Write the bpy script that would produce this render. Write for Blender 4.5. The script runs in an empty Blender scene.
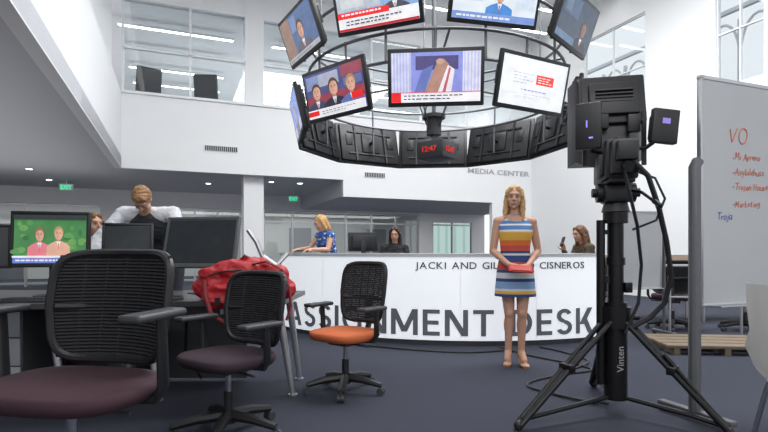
import bpy, bmesh, math, random
from mathutils import Vector, Matrix, Euler, noise
V=Vector; rnd=random.Random(4)
S=bpy.context.scene; COL=S.collection
R=math.radians
try: S.view_settings.view_transform='Standard'
except Exception: pass

# ---------------- materials ----------------
MC={}
def mat(name,col,rough=.5,metal=0,var=.08,scale=25,emit=0,bump=0,spec=.5):
    if name in MC: return MC[name]
    m=bpy.data.materials.new(name); m.use_nodes=True
    n=m.node_tree.nodes; l=m.node_tree.links; bs=n['Principled BSDF']
    tc=n.new('ShaderNodeTexCoord'); no=n.new('ShaderNodeTexNoise'); no.inputs['Scale'].default_value=scale
    no.inputs['Detail'].default_value=4
    l.new(tc.outputs['Object'],no.inputs['Vector'])
    mx=n.new('ShaderNodeMix'); mx.data_type='RGBA'
    mx.inputs[6].default_value=(*[max(0,c*(1-var)) for c in col],1)
    mx.inputs[7].default_value=(*[min(1,c*(1+var)) for c in col],1)
    l.new(no.outputs['Fac'],mx.inputs[0]); l.new(mx.outputs[2],bs.inputs['Base Color'])
    bs.inputs['Roughness'].default_value=rough; bs.inputs['Metallic'].default_value=metal
    bs.inputs['Specular IOR Level'].default_value=spec
    if emit:
        l.new(mx.outputs[2],bs.inputs['Emission Color']); bs.inputs['Emission Strength'].default_value=emit
    if bump:
        b=n.new('ShaderNodeBump'); b.inputs['Strength'].default_value=bump; b.inputs['Distance'].default_value=.01
        l.new(no.outputs['Fac'],b.inputs['Height']); l.new(b.outputs['Normal'],bs.inputs['Normal'])
    MC[name]=m; return m
def stripes(name,stops,z0,z1,rough=.7):
    m=bpy.data.materials.new(name); m.use_nodes=True
    n=m.node_tree.nodes; l=m.node_tree.links; bs=n['Principled BSDF']
    tc=n.new('ShaderNodeTexCoord'); sp=n.new('ShaderNodeSeparateXYZ'); mr=n.new('ShaderNodeMapRange')
    l.new(tc.outputs['Object'],sp.inputs[0]); l.new(sp.outputs['Z'],mr.inputs['Value'])
    mr.inputs['From Min'].default_value=z0; mr.inputs['From Max'].default_value=z1
    cr=n.new('ShaderNodeValToRGB'); cr.color_ramp.interpolation='CONSTANT'
    el=cr.color_ramp.elements
    while len(el)<len(stops): el.new(.5)
    for e,(z,c) in zip(el,stops): e.position=(z-z0)/(z1-z0); e.color=(*c,1)
    l.new(mr.outputs[0],cr.inputs[0]); l.new(cr.outputs[0],bs.inputs['Base Color']); bs.inputs['Roughness'].default_value=rough
    return m
def glassmat(name,tint,fac):
    m=bpy.data.materials.new(name); m.use_nodes=True
    n=m.node_tree.nodes; l=m.node_tree.links; n.clear()
    o=n.new('ShaderNodeOutputMaterial'); t=n.new('ShaderNodeBsdfTransparent'); g=n.new('ShaderNodeBsdfGlossy'); x=n.new('ShaderNodeMixShader')
    no=n.new('ShaderNodeTexNoise'); no.inputs['Scale'].default_value=2
    mr=n.new('ShaderNodeMapRange'); mr.inputs['To Min'].default_value=fac*.8; mr.inputs['To Max'].default_value=fac*1.2
    l.new(no.outputs['Fac'],mr.inputs['Value']); l.new(mr.outputs[0],x.inputs[0])
    t.inputs[0].default_value=(*tint,1); g.inputs['Roughness'].default_value=.03
    l.new(t.outputs[0],x.inputs[1]); l.new(g.outputs[0],x.inputs[2]); l.new(x.outputs[0],o.inputs[0]); return m
def emi(col,st=1.0):
    k='screen_%.2f_%.2f_%.2f_%.2f'%(*col,st)
    return mat(k,col,.25,0,.28 if st<.8 else .03,11,emit=st)
WHITE=mat('white_paint',(.88,.885,.89),.6,0,.015,3)
CEILG=mat('ceiling_paint',(.66,.67,.70),.7,0,.02,3)
BLACK=mat('black_plastic',(.014,.014,.016),.45,0,.2,40)
BLACKM=mat('black_metal',(.014,.014,.016),.35,.5,.2,40)
DGREY=mat('dark_grey_plastic',(.045,.048,.053),.5,0,.1,30)
GREY=mat('grey_plastic',(.3,.31,.33),.5,0,.08,30)
ALU=mat('brushed_aluminium',(.5,.51,.53),.35,.8,.06,60)
CHROME=mat('chrome',(.7,.7,.72),.15,1,.03,10)
FRAME=mat('white_frame',(.85,.86,.87),.5,0,.03,10)
MESHB=mat('chair_mesh_black',(.016,.016,.019),.7,0,.25,120)
SKIN=mat('skin_light',(.62,.35,.24),.5,0,.06,12)
TEETH=mat('eye_white',(.7,.69,.67),.3)
IRIS=mat('eye_iris',(.06,.08,.10),.2)
LIPS=mat('lip_colour',(.48,.14,.13),.4)
LIGHT=mat('lamp_diffuser',(1,.99,.96),.5,0,.01,3,emit=8)
GLASS=glassmat('clear_glass',(.90,.93,.94),.08)
GLASSG=glassmat('green_tinted_glass',(.6,.72,.68),.15)

# ---------------- mesh builder ----------------
class B:
    def __init__(s): s.bm=bmesh.new(); s.mats=[]; s.mi=0
    def use(s,m):
        if m not in s.mats: s.mats.append(m)
        s.mi=s.mats.index(m); return s
    def _in(s,t):
        for f in t.faces: f.material_index=s.mi
        me=bpy.data.meshes.new('t'); t.to_mesh(me); t.free(); s.bm.from_mesh(me); bpy.data.meshes.remove(me); return s
    def box(s,c,size,rot=(0,0,0),bev=0,seg=2):
        t=bmesh.new(); bmesh.ops.create_cube(t,size=1)
        bmesh.ops.scale(t,vec=V(size),verts=t.verts)
        if bev: bmesh.ops.bevel(t,geom=t.edges[:],offset=bev,segments=seg,affect='EDGES',profile=.5)
        bmesh.ops.transform(t,matrix=Matrix.Translation(V(c))@Euler(rot).to_matrix().to_4x4(),verts=t.verts)
        return s._in(t)
    def bx(s,x0,x1,y0,y1,z0,z1,bev=0):
        return s.box(((x0+x1)/2,(y0+y1)/2,(z0+z1)/2),(x1-x0,y1-y0,z1-z0),bev=bev)
    def cyl(s,a,b,r1,r2=None,n=14):
        a=V(a); b=V(b); r2=r1 if r2 is None else r2; d=b-a
        if d.length<1e-6: return s
        t=bmesh.new(); bmesh.ops.create_cone(t,cap_ends=True,segments=n,radius1=r1,radius2=max(r2,1e-4),depth=d.length)
        bmesh.ops.transform(t,matrix=Matrix.Translation((a+b)/2)@d.to_track_quat('Z','Y').to_matrix().to_4x4(),verts=t.verts)
        return s._in(t)
    def ell(s,c,rad,rot=None,n=14):
        if not hasattr(rad,'__len__'): rad=(rad,)*3
        t=bmesh.new(); bmesh.ops.create_uvsphere(t,u_segments=n,v_segments=max(8,n-4),radius=1)
        M=Matrix.Translation(V(c))
        if rot is not None: M=M@(rot.to_4x4() if isinstance(rot,Matrix) else Euler(rot).to_matrix().to_4x4())
        bmesh.ops.transform(t,matrix=M@Matrix.Diagonal((*rad,1)),verts=t.verts); return s._in(t)
    def caps(s,p,q,r1,r2=None,n=14):
        r2=r1 if r2 is None else r2
        s.cyl(p,q,r1,r2,n); s.ell(p,r1,n=n); s.ell(q,r2,n=n); return s
    def tube(s,pts,r,n=8,closed=False,flat=1):
        pts=[V(p) for p in pts]; N=len(pts); t=bmesh.new(); rings=[]; up=None
        for i,p in enumerate(pts):
            if closed: d=pts[(i+1)%N]-pts[i-1]
            else: d=pts[min(i+1,N-1)]-pts[max(i-1,0)]
            d.normalize()
            if up is None:
                up=V((0,0,1)) if abs(d.z)<.9 else V((1,0,0))
            x=d.cross(up).normalized(); up=x.cross(d).normalized()
            rr=r[i] if hasattr(r,'__len__') else r
            rings.append([t.verts.new(p+x*math.cos(2*math.pi*k/n)*rr+up*math.sin(2*math.pi*k/n)*rr*flat) for k in range(n)])
        for i in range(N if closed else N-1):
            a=rings[i]; b=rings[(i+1)%N]
            for k in range(n): t.faces.new((a[k],a[(k+1)%n],b[(k+1)%n],b[k]))
        if not closed: t.faces.new(rings[0][::-1]); t.faces.new(rings[-1])
        bmesh.ops.recalc_face_normals(t,faces=t.faces)
        return s._in(t)
    def loft(s,rings,cap=(True,True)):
        t=bmesh.new(); rr=[[t.verts.new(V(p)) for p in r] for r in rings]; n=len(rr[0])
        for a,b in zip(rr,rr[1:]):
            for k in range(n): t.faces.new((a[k],a[(k+1)%n],b[(k+1)%n],b[k]))
        if cap[0]: t.faces.new(rr[0][::-1])
        if cap[1]: t.faces.new(rr[-1])
        bmesh.ops.recalc_face_normals(t,faces=t.faces); return s._in(t)
    def sel(s,zs,ex=2.5,n=28):
        rg=[]
        for z,rx,ry,cx,cy in zs:
            rg.append([(cx+rx*math.copysign(abs(math.cos(a))**(2/ex),math.cos(a)),cy+ry*math.copysign(abs(math.sin(a))**(2/ex),math.sin(a)),z) for a in [2*math.pi*k/n for k in range(n)]])
        return s.loft(rg)
    def prism(s,poly,z0,z1,M=None):
        t=bmesh.new(); a=[t.verts.new((x,y,z0)) for x,y in poly]; b=[t.verts.new((x,y,z1)) for x,y in poly]; n=len(a)
        t.faces.new(a[::-1]); t.faces.new(b)
        for k in range(n): t.faces.new((a[k],a[(k+1)%n],b[(k+1)%n],b[k]))
        bmesh.ops.recalc_face_normals(t,faces=t.faces)
        if M is not None: bmesh.ops.transform(t,matrix=M,verts=t.verts)
        return s._in(t)
    def arcbox(s,c,r0,r1,a0,a1,z0,z1,n=90):
        t=bmesh.new(); rg=[]
        for i in range(n+1):
            a=a0+(a1-a0)*i/n; sn,cs=math.sin(a),math.cos(a)
            rg.append([t.verts.new((c[0]+r*sn,c[1]-r*cs,z)) for r,z in((r0,z0),(r1,z0),(r1,z1),(r0,z1))])
        for a,b in zip(rg,rg[1:]):
            for k in range(4): t.faces.new((a[k],a[(k+1)%4],b[(k+1)%4],b[k]))
        t.faces.new(rg[0]); t.faces.new(rg[-1][::-1]); bmesh.ops.recalc_face_normals(t,faces=t.faces); return s._in(t)
    def flat(s,pts):
        t=bmesh.new(); t.faces.new([t.verts.new(V(p)) for p in pts]); return s._in(t)
    def mesh(s,name='m'):
        me=bpy.data.meshes.new(name); s.bm.to_mesh(me); s.bm.free()
        for m in s.mats: me.materials.append(m)
        return me
    def done(s,name,m=None,parent=None,M=None,sharp=35,label=None,**kw):
        me=s.mesh(name)
        if m is not None and not me.materials: me.materials.append(m)
        me.shade_smooth(); me.set_sharp_from_angle(angle=R(sharp))
        return put(name,me,parent,M,label,**kw)
def put(name,me,parent=None,M=None,label=None,**kw):
    o=bpy.data.objects.new(name,me); COL.objects.link(o)
    if parent: o.parent=parent
    if M is not None: o.matrix_basis=M
    if label: o['label']=label
    for k,v in kw.items(): o[k]=v
    return o
def thing(name,loc,rz,label,cat,group=None,rx=0,sc=1):
    o=bpy.data.objects.new(name,None); COL.objects.link(o); o.empty_display_size=.1
    o.location=loc; o.rotation_euler=(rx,0,rz); o.scale=(sc,)*3
    o['label']=label; o['category']=cat
    if group: o['group']=group
    return o
def copytree(src,loc,rz,label=None,group=None,sc=None):
    def rec(o,par):
        c=o.copy(); COL.objects.link(c)
        if par: c.parent=par
        for ch in o.children: rec(ch,c)
        return c
    c=rec(src,None); c.location=loc; c.rotation_euler=(src.rotation_euler[0],0,rz)
    if sc: c.scale=(sc,)*3
    if label: c['label']=label
    if group: c['group']=group
    return c
def fuse(b,m,voxel=.008,it=3,crumple=0,cs=8):
    me=b.mesh('raw'); o=bpy.data.objects.new('raw',me); COL.objects.link(o)
    r=o.modifiers.new('r','REMESH'); r.mode='VOXEL'; r.voxel_size=voxel
    s=o.modifiers.new('s','SMOOTH'); s.factor=.5; s.iterations=it
    dg=bpy.context.evaluated_depsgraph_get(); dg.update()
    nm=bpy.data.meshes.new_from_object(o.evaluated_get(dg)); bpy.data.objects.remove(o); bpy.data.meshes.remove(me)
    if crumple:
        nrm=[v.normal.copy() for v in nm.vertices]
        for v,n in zip(nm.vertices,nrm):
            p=v.co*cs; q=V((p.x*1.0,p.y,p.z*1.6)); h=1-2*abs(noise.noise(q)); h2=1-2*abs(noise.noise(q*2.3+V((5,3,1))))
            v.co+=n*(crumple*(h-.4)+crumple*.45*(h2-.4))
    nm.materials.clear(); nm.materials.append(m); nm.shade_smooth(); return nm
def textmesh(txt,size,m,ext=.002,off=0,align='CENTER'):
    c=bpy.data.curves.new('t','FONT'); c.body=txt; c.size=size; c.extrude=ext; c.offset=off; c.align_x=align; c.resolution_u=3
    o=bpy.data.objects.new('t',c); COL.objects.link(o)
    dg=bpy.context.evaluated_depsgraph_get(); dg.update()
    me=bpy.data.meshes.new_from_object(o.evaluated_get(dg)); bpy.data.objects.remove(o)
    me.transform(Matrix.Rotation(R(90),4,'X')); me.materials.clear(); me.materials.append(m); return me
def fitx(me,w,h=None):
    xs=[v.co.x for v in me.vertices]; zs=[v.co.z for v in me.vertices]
    sx=w/(max(xs)-min(xs)); sz=1 if not h else h/(max(zs)-min(zs)); x0=min(xs); z0=min(zs)
    for v in me.vertices: v.co.x=(v.co.x-x0)*sx-w/2; v.co.z=(v.co.z-z0)*sz
    return me

# ---------------- camera ----------------
cam=bpy.data.cameras.new('camera'); co=bpy.data.objects.new('camera',cam); COL.objects.link(co)
co.location=(0,0,1.1); co.rotation_euler=(R(90),0,0); cam.sensor_width=36; cam.lens=24; cam.shift_y=34/768; cam.clip_start=.05
S.camera=co

# ---------------- building ----------------
TH=math.atan2(.376,.927)
F=Matrix.Translation((-6,11.7,0))@Matrix.Rotation(TH,4,'Z')
def W(u,v,z): return F@V((u,v,z))
ST=dict(kind='structure')
CARPET=mat('charcoal_blue_carpet',(.056,.060,.080),.95,0,.35,180,bump=.4,spec=.1)
b=B(); b.box((0,9,-.05),(50,44,.1)); b.done('floor',CARPET,**ST)
b=B(); b.bx(-14,0,-16,12,3.0,3.25); b.done('ceiling',CEILG,M=F,label='low ceiling under the mezzanine',**ST)
b=B(); b.bx(0,13,.16,12,3.0,3.25); b.bx(5.3,13,.16,5,2.55,3.0); b.done('ceiling',CEILG,M=F,**ST)
b=B(); b.bx(-.15,0,-16,.15,2.98,4.7); b.done('wall_left',WHITE,M=F,**ST)
b=B(); b.bx(-.35,-.2,-16,0,4.7,7.6); b.bx(-.35,-.1,-16,.0,4.66,4.7); b.done('wall_left',WHITE,M=F,**ST)
b=B(); b.bx(0,5.3,0,.15,2.98,4.7); b.bx(5.3,11.44,0,.15,2.53,4.7); b.bx(10,11.44,0,.15,0,2.53); b.done('wall_back',WHITE,M=F,**ST)
b=B(); b.bx(-.05,11.5,-.05,.2,4.7,4.76); b.done('trim_1',FRAME,M=F,**ST)
b=B(); b.bx(-14,11.6,.16,10,6.9,7.1); b.done('ceiling',WHITE,M=F,**ST)
b=B(); b.bx(-14,11.6,8,8.15,3.2,7); b.done('wall_back',mat('upper_wall',(.62,.63,.62),.7,0,.03,2),M=F,**ST)
b=B(); b.bx(11.45,11.6,.16,8,3.2,7); b.done('wall_right',WHITE,M=F,**ST)
b=B()
for i in range(12): b.bx(-13+i*2,-11.3+i*2,7.9,7.96,4.2,6.3)
b.done('window_1',mat('upper_blinds',(.28,.32,.32),.6,0,.2,3),M=F,label='row of office windows with grey blinds',**ST)
b=B(); b.bx(0,11.5,-16,.2,7.6,7.8); b.done('ceiling',WHITE,M=F,**ST)
b=B(); b.bx(0,11.44,0,.2,6.9,7.6); b.done('wall_back',WHITE,M=F,**ST)
b=B()
for u in (0.0,1.45,4.6,6.1,7.6,9.1,10.6,11.38): b.bx(u,u+.05,.03,.12,4.76,6.9)
b.bx(0,11.44,.03,.12,5.75,5.80)
b.done('trim_2',FRAME,M=F,**ST)
b=B(); b.bx(0,11.44,.07,.085,4.76,6.9); b.done('window_2',GLASS,M=F,**ST)
b=B(); b.bx(2.75,3.2,-.02,.5,4.7,7.6); b.done('wall_column',WHITE,M=F,**ST)
b=B(); b.bx(2.75,3.25,.3,.75,0,3.0); b.done('wall_column',WHITE,M=F,**ST)
b=B(); b.bx(11.44,11.6,-16,0.15,0,4.4); b.bx(11.44,11.6,-16,.15,6.75,7.6)
prev=.15
wins=[(-2.2,-4.2),(-5.9,-6.85),(-7.0,-8.2),(-8.4,-10)]
for a,c in wins: b.bx(11.44,11.6,a,prev,4.4,6.75); prev=c
b.bx(11.44,11.6,-16,prev,4.4,6.75); b.done('wall_right',WHITE,M=F,**ST)
for i,(a,c) in enumerate(wins):
    b=B()
    for y in (a-.02,c+.02,(a+c)/2): b.box((11.5,y,5.575),(.05,.03,2.35))
    for z in (4.42,5.5,6.73): b.box((11.5,(a+c)/2,z),(.05,abs(a-c),.03))
    b.done('window_%d'%(i+3),FRAME,M=F,**ST)
    b=B(); b.box((11.52,(a+c)/2,5.575),(.012,abs(a-c)-.02,2.33)); b.done('window_%d'%(i+3),GLASS,M=F,**ST)
ea=thing('exterior_arcade',W(14.5,0,0),TH,'pale pointed arcade outside the windows','facade')
b=B()
for i in range(14):
    y=-2+3-i*.9
    b.box((0,y,3.5),(.1,.07,7.0))
    b.tube([(0,y-.45-.45*math.cos(t),5.8+1.2*math.sin(t)**.8) for t in [math.pi*k/12 for k in range(13)]],.035,6)
b.box((0,-5,7.3),(.12,13,.1)); b.done('arcade_frame',mat('outside_lattice',(.68,.71,.74),.8,0,.05,3),ea)
b=B(); b.bx(-14,13,5,5.15,2.5,3.0)
for u0,u1 in((-14,-9),(-1.04,1.0),(3.2,4.0),(10,10.6),(12.4,13)): b.bx(u0,u1,5,5.15,0,2.5)
b.bx(10.6,12.4,5,5.15,0,.9); b.bx(10.6,12.4,5,5.15,2.2,2.5)
b.done('wall_back',WHITE,M=F,**ST)
b=B()
for u0,u1,st in((-9,-1.04,1.0),(1.0,3.2,.73),(4.0,10,1.0),(10.6,12.4,.9)):
    u=u0
    while u<=u1+.01: b.bx(u-.03,u+.03,5.02,5.12,0,2.5); u+=st
    for z in (.1,2.1,2.46): b.bx(u0,u1,5.03,5.11,z-.03,z+.03)
b.done('door_1',ALU,M=F,label='aluminium framed glass doors and partitions',**ST)
b=B(); b.bx(-9,-1.04,5.06,5.075,0,2.5); b.bx(1,3.2,5.06,5.075,0,2.5); b.bx(4,10,5.06,5.075,0,2.5); b.done('window_7',GLASS,M=F,**ST)
b=B(); b.bx(10.6,12.4,5.06,5.075,.9,2.2); b.done('window_8',GLASSG,M=F,**ST)
b=B(); b.bx(-14,13,10,10.15,0,3.0); b.done('wall_back',mat('far_wall',(.55,.56,.55),.7,0,.08,1.5),M=F,**ST)
b=B()
for i in range(7): b.bx(-12.6+i*3.7,-11.6+i*3.7,9.93,9.99,0,2.1)
b.done('door_2',mat('far_doors',(.16,.17,.19),.6,0,.2,2),M=F,label='dark doors along the far corridor',**ST)
b=B(); b.bx(-14,-13.85,-16,12,0,3); b.done('wall_left',WHITE,M=F,**ST)

def vent(u,z,w,h=.15):
    t=thing('air_vent',W(u,0,z),TH,'dark slotted air vent on the white mezzanine wall','vent',group='wall vents')
    b=B(); b.box((0,-.01,0),(w,.015,h)); b.done('vent_frame',FRAME,t)
    b=B(); n=int(w/.05)
    for i in range(n): b.box((-w/2+.04+i*(w-.08)/(n-1),-.02,0),(.032,.012,h-.03))
    b.done('vent_slots',BLACK,t)
vent(2.18,3.57,.8); vent(6.2,3.15,.62)
me=fitx(textmesh('MEDIA CENTER',.2,mat('pale_grey_letter',(.42,.43,.45),.5),.008,.001),2.2,.15); o=put('wall_lettering',me,None,F@Matrix.Translation((10.25,-.012,3.38)))
o['label']='grey capital letters mounted on the white wall'; o['category']='sign'
def exitsign(p):
    t=thing('exit_sign',p,TH,'green illuminated exit sign hanging from the ceiling','sign',group='exit signs')
    b=B(); b.box((0,0,0),(.34,.04,.19),bev=.005); b.cyl((0,0,.09),(0,0,2.99-p[2]),.01); b.done('sign_case',FRAME,t)
    me=fitx(textmesh('EXIT',.16,emi((.02,.55,.25),1.5),.003,.004),.27,.12); put('sign_letters',me,t,Matrix.Translation((0,-.024,-.06)))
exitsign(W(-1.6,3.0,2.80)); exitsign(W(4.6,3.0,2.72))
def downlight(u,v,z=2.99):
    t=thing('downlight',W(u,v,z),0,'small round recessed ceiling downlight','ceiling light',group='recessed downlights')
    b=B(); b.cyl((0,0,-.012),(0,0,0),.09,n=20); b.done('lamp_ring',FRAME,t)
    b=B(); b.cyl((0,0,-.016),(0,0,-.012),.065,n=20); b.done('lamp_lens',LIGHT,t)
for u,v in((-2,-1.5),(-2,1),(-4,-1.5),(-4,1),(-6,-1.5),(-6,1),(-2,3),(-4,3),(2,2.2),(3.6,1.2),(4.4,1.2)): downlight(u,v)
def linear(u0,v0,L,z,grp='linear ceiling lights'):
    t=thing('linear_light',W(u0,v0,z-.12),TH,'long slim white linear ceiling light','ceiling light',group=grp)
    b=B(); b.box((L/2,0,-.03),(L,.13,.06),bev=.006)
    for x in(.2,L-.2): b.cyl((x,0,0),(x,0,.115),.006)
    b.done('lamp_housing',FRAME,t)
    b=B(); b.box((L/2,0,-.063),(L-.04,.1,.01)); b.done('lamp_diffuser',LIGHT,t)
for v in (1.2,2.8,4.4,6.0):
    for u in (-.2,3.6,7.6): linear(u,v,2.8,6.9)
linear(6.6,-1.2,2.6,7.6); linear(9.3,-3.4,1.9,7.6); linear(9.3,-2.2,1.9,7.6); linear(9.3,-1.0,1.9,7.6)

# ---------------- lights ----------------
def area(name,loc,size,e,rot=(0,0,0),col=(1,.98,.95),sy=None):
    l=bpy.data.lights.new(name,'AREA'); l.energy=e; l.size=size; l.color=col
    if sy: l.shape='RECTANGLE'; l.size_y=sy
    o=bpy.data.objects.new(name,l); COL.objects.link(o); o.location=loc; o.rotation_euler=rot; return o
area('atrium_light',(2.4,7.2,7.3),5.5,960,(0,0,TH),(.98,.99,1),5)
area('mezzanine_light',W(5.5,4,6.7),9,440,(0,0,TH),(1,1,1),5)
area('low_ceiling_light',W(-4,-3,2.9),6,70,(0,0,TH),(1,.98,.95),8)
area('underside_fill',W(-4.5,-3.5,1.6),8,110,(R(180),0,TH),(1,.99,.98),10)  # added upward fill to brighten the mezzanine underside, no fixture there
area('back_corridor_light',W(5,2.6,2.5),10,150,(0,0,TH),(1,.98,.95),1.5)
area('far_room_light',W(0,7.5,2.9),16,380,(0,0,TH),(1,.98,.95),3)
area('camera_side_fill',(0,-1,5.5),5,190,(R(25),0,0),(1,.99,.98),3)  # added fill from behind the camera, not a ceiling fixture
w=bpy.data.worlds.new('world'); S.world=w; w.use_nodes=True
wn=w.node_tree.nodes; bg=wn['Background']; bg.inputs[0].default_value=(.95,.97,1,1); bg.inputs[1].default_value=1.15

# ---------------- curved desk ----------------
DC=(1.15,9.15); DR=3.3; A0,A1=R(-51),R(26)
desk=thing('reception_desk',(0,0,0),0,'large curved white backlit newsroom desk with grey lettering','desk')
GLOW=mat('backlit_white_acrylic',(.87,.90,.94),.4,0,.01,2,emit=.5)
b=B(); b.arcbox(DC,DR-.05,DR,A0,A1,.06,1.02); b.done('front_panel',GLOW,desk)
b=B(); b.arcbox(DC,DR-.5,DR-.04,A0+.01,A1-.01,0,.06); b.done('kick_base',DGREY,desk)
b=B(); b.arcbox(DC,DR-.5,DR+.02,A0-.005,A1+.005,1.02,1.06); b.done('countertop',mat('desk_top_laminate',(.60,.62,.64),.3,0,.03,5),desk)
b=B(); b.arcbox(DC,DR-.5,DR-.46,A0,A1,.06,1.02); b.arcbox(DC,DR-.5,DR-.05,A0,A0+.012,.06,1.02,2); b.arcbox(DC,DR-.5,DR-.05,A1-.012,A1,.06,1.02,2); b.done('inner_panel',GREY,desk)
b=B()
for i in range(1,5):
    a=A0+(A1-A0)*i/5; b.arcbox(DC,DR,DR+.001,a-.0005,a+.0005,.075,1.0,1)
b.done('panel_seam',mat('seam_grey',(.65,.67,.7),.5),desk)
def bend(me,a,z):
    for v in me.vertices:
        x,y,zz=v.co; an=a+x/DR; r=DR+.004-y
        v.co=(DC[0]+r*math.sin(an),DC[1]-r*math.cos(an),z+zz)
LET=mat('desk_letter_grey',(.17,.178,.195),.5)
LETS=mat('desk_small_letter_grey',(.12,.125,.14),.5)
def spaced(words,size,off,gap,sp,m):
    bb=bmesh.new(); x=0
    for chx in words:
        if chx==' ': x+=sp; continue
        me=textmesh(chx,size,m,.003,off,'LEFT'); xs=[v.co.x for v in me.vertices]; x0=min(xs); wd=max(xs)-x0
        for v in me.vertices: v.co.x+=x-x0
        bb.from_mesh(me); x+=wd+gap; bpy.data.meshes.remove(me)
    me=bpy.data.meshes.new('txt'); bb.to_mesh(me); bb.free(); me.materials.append(m); return me
SW=.175
def block(word,gap=.17,sp=.42):
    polys=[]; x=0
    def rc(x0,x1,z0,z1): polys.append([(x+x0,z0),(x+x1,z0),(x+x1,z1),(x+x0,z1)])
    def pa(xa,za,xb,zb,w): polys.append([(x+xa,za),(x+xa+w,za),(x+xb+w,zb),(x+xb,zb)])
    def arc(cx,cz,rx,rz,a0,a1,n=14):
        for i in range(n):
            t0=R(a0+(a1-a0)*i/n); t1=R(a0+(a1-a0)*(i+1)/n)
            q=[]
            for t,k in((t0,0),(t1,0),(t1,1),(t0,1)):
                ax,az=(rx,rz) if k==0 else (rx-SW,rz-SW*.9); q.append((x+cx+ax*math.cos(t),cz+az*math.sin(t)))
            polys.append(q)
    for c in word:
        if c==' ': x+=sp; continue
        if c=='I': rc(0,SW,0,1); wd=SW
        elif c=='T': rc(0,.72,.84,1); rc(.36-SW/2,.36+SW/2,0,.84); wd=.72
        elif c=='E': rc(0,SW,0,1); rc(SW,.6,0,.16); rc(SW,.56,.42,.58); rc(SW,.6,.84,1); wd=.6
        elif c=='A': pa(0,0,.33,1,.20); pa(.66,0,.33,1,.20); rc(.22,.66,.2,.35); wd=.86
        elif c=='N': rc(0,SW,0,1); rc(.63,.63+SW,0,1); pa(0,1,.58,0,.22); wd=.63+SW
        elif c=='M': rc(0,SW,0,1); rc(.8,.8+SW,0,1); pa(0,1,.385,.12,.20); pa(.775,1,.385,.12,.20); wd=.8+SW
        elif c=='K': rc(0,SW,0,1); pa(.15,.36,.52,1,.23); pa(.55,0,.25,.6,.23); wd=.78
        elif c=='D': rc(0,SW,0,1); rc(SW,.3,0,.16); rc(SW,.3,.84,1); arc(.3,.5,.48,.5,-90,90); wd=.78
        elif c=='G': arc(.45,.5,.45,.5,48,312,20); rc(.66,.83,.1,.5); rc(.46,.83,.38,.52); wd=.84
        elif c=='S': arc(.32,.725,.31,.275,20,270); arc(.32,.275,.32,.285,90,-160); wd=.64
        x+=wd+gap
    b=B()
    for p in polys: b.prism(p,0,.004)
    me=b.mesh('letters'); me.transform(Matrix.Rotation(R(90),4,'X')); me.materials.append(LET); return me
me=fitx(block('ASSIGNMENT DESK'),R(71.5)*DR,.305); bend(me,R(-11.6),.11); put('large_lettering',me,desk)
me=fitx(spaced('JACKI AND GILBERTO CISNEROS',.15,.0022,.018,.06,LETS),R(35.6)*DR,.105); bend(me,R(4),.857); put('small_lettering',me,desk)

# ---------------- screens ----------------
class Screen:
    def __init__(s,w,h,y0): s.w=w/2; s.h=h/2; s.y=y0; s.b=B()
    def p(s,x,z): return (x*s.w,s.y,z*s.h)
    def rect(s,x0,z0,x1,z1,c,st=.6): s.b.use(emi(c,st)); s.y-=.0004; s.b.flat([s.p(x0,z0),s.p(x1,z0),s.p(x1,z1),s.p(x0,z1)]); return s
    def poly(s,pts,c,st=.6): s.b.use(emi(c,st)); s.y-=.0004; s.b.flat([s.p(*q) for q in pts]); return s
    def ell(s,x,z,rx,rz,c,st=.6): return s.poly([(x+rx*math.cos(2*math.pi*k/20),z+rz*math.sin(2*math.pi*k/20)) for k in range(20)],c,st)
    def lines(s,x0,z,n,wd,c=(.15,.15,.2),dz=.1,h=.035):
        for i in range(n):
            x=x0; 
            while x<x0+wd*(1-.25*(i%2)):
                w_=rnd.uniform(.05,.13); s.rect(x,z-i*dz,x+w_,z-i*dz+h,c); x+=w_+.03
        return s
    def man(s,x,z,k,suit,skin=(.55,.31,.22),hair=(.08,.05,.03)):
        s.poly([(x-.36*k,max(-1,z-1.0*k)),(x+.36*k,max(-1,z-1.0*k)),(x+.33*k,z-.52*k),(x+.22*k,z-.40*k),(x+.07*k,z-.30*k),(x-.07*k,z-.30*k),(x-.22*k,z-.40*k),(x-.33*k,z-.52*k)],suit)
        s.rect(x-.05*k,z-.36*k,x+.05*k,z-.15*k,tuple(c*.75 for c in skin))
        s.poly([(x-.06*k,z-.32*k),(x+.06*k,z-.32*k),(x,z-.62*k)],(.75,.75,.78)); s.poly([(x-.015*k,z-.4*k),(x+.015*k,z-.4*k),(x,z-.75*k)],(.4,.05,.06))
        s.ell(x,z+.07*k,.14*k,.28*k,hair); s.ell(x,z-.01*k,.115*k,.25*k,skin); s.ell(x+.045*k,z-.01*k,.07*k,.23*k,tuple(min(1,c*1.15) for c in skin))
        for d in(-1,1): s.ell(x+d*.045*k,z+.04*k,.018*k,.018*k,(.1,.06,.05)); s.rect(x+d*.045*k-.025*k,z+.08*k,x+d*.045*k+.025*k,z+.095*k,(.12,.07,.05))
        s.rect(x-.01*k,z-.06*k,x+.012*k,z+.02*k,tuple(c*.75 for c in skin)); s.rect(x-.035*k,z-.13*k,x+.035*k,z-.11*k,(.4,.14,.12)); return s
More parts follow.
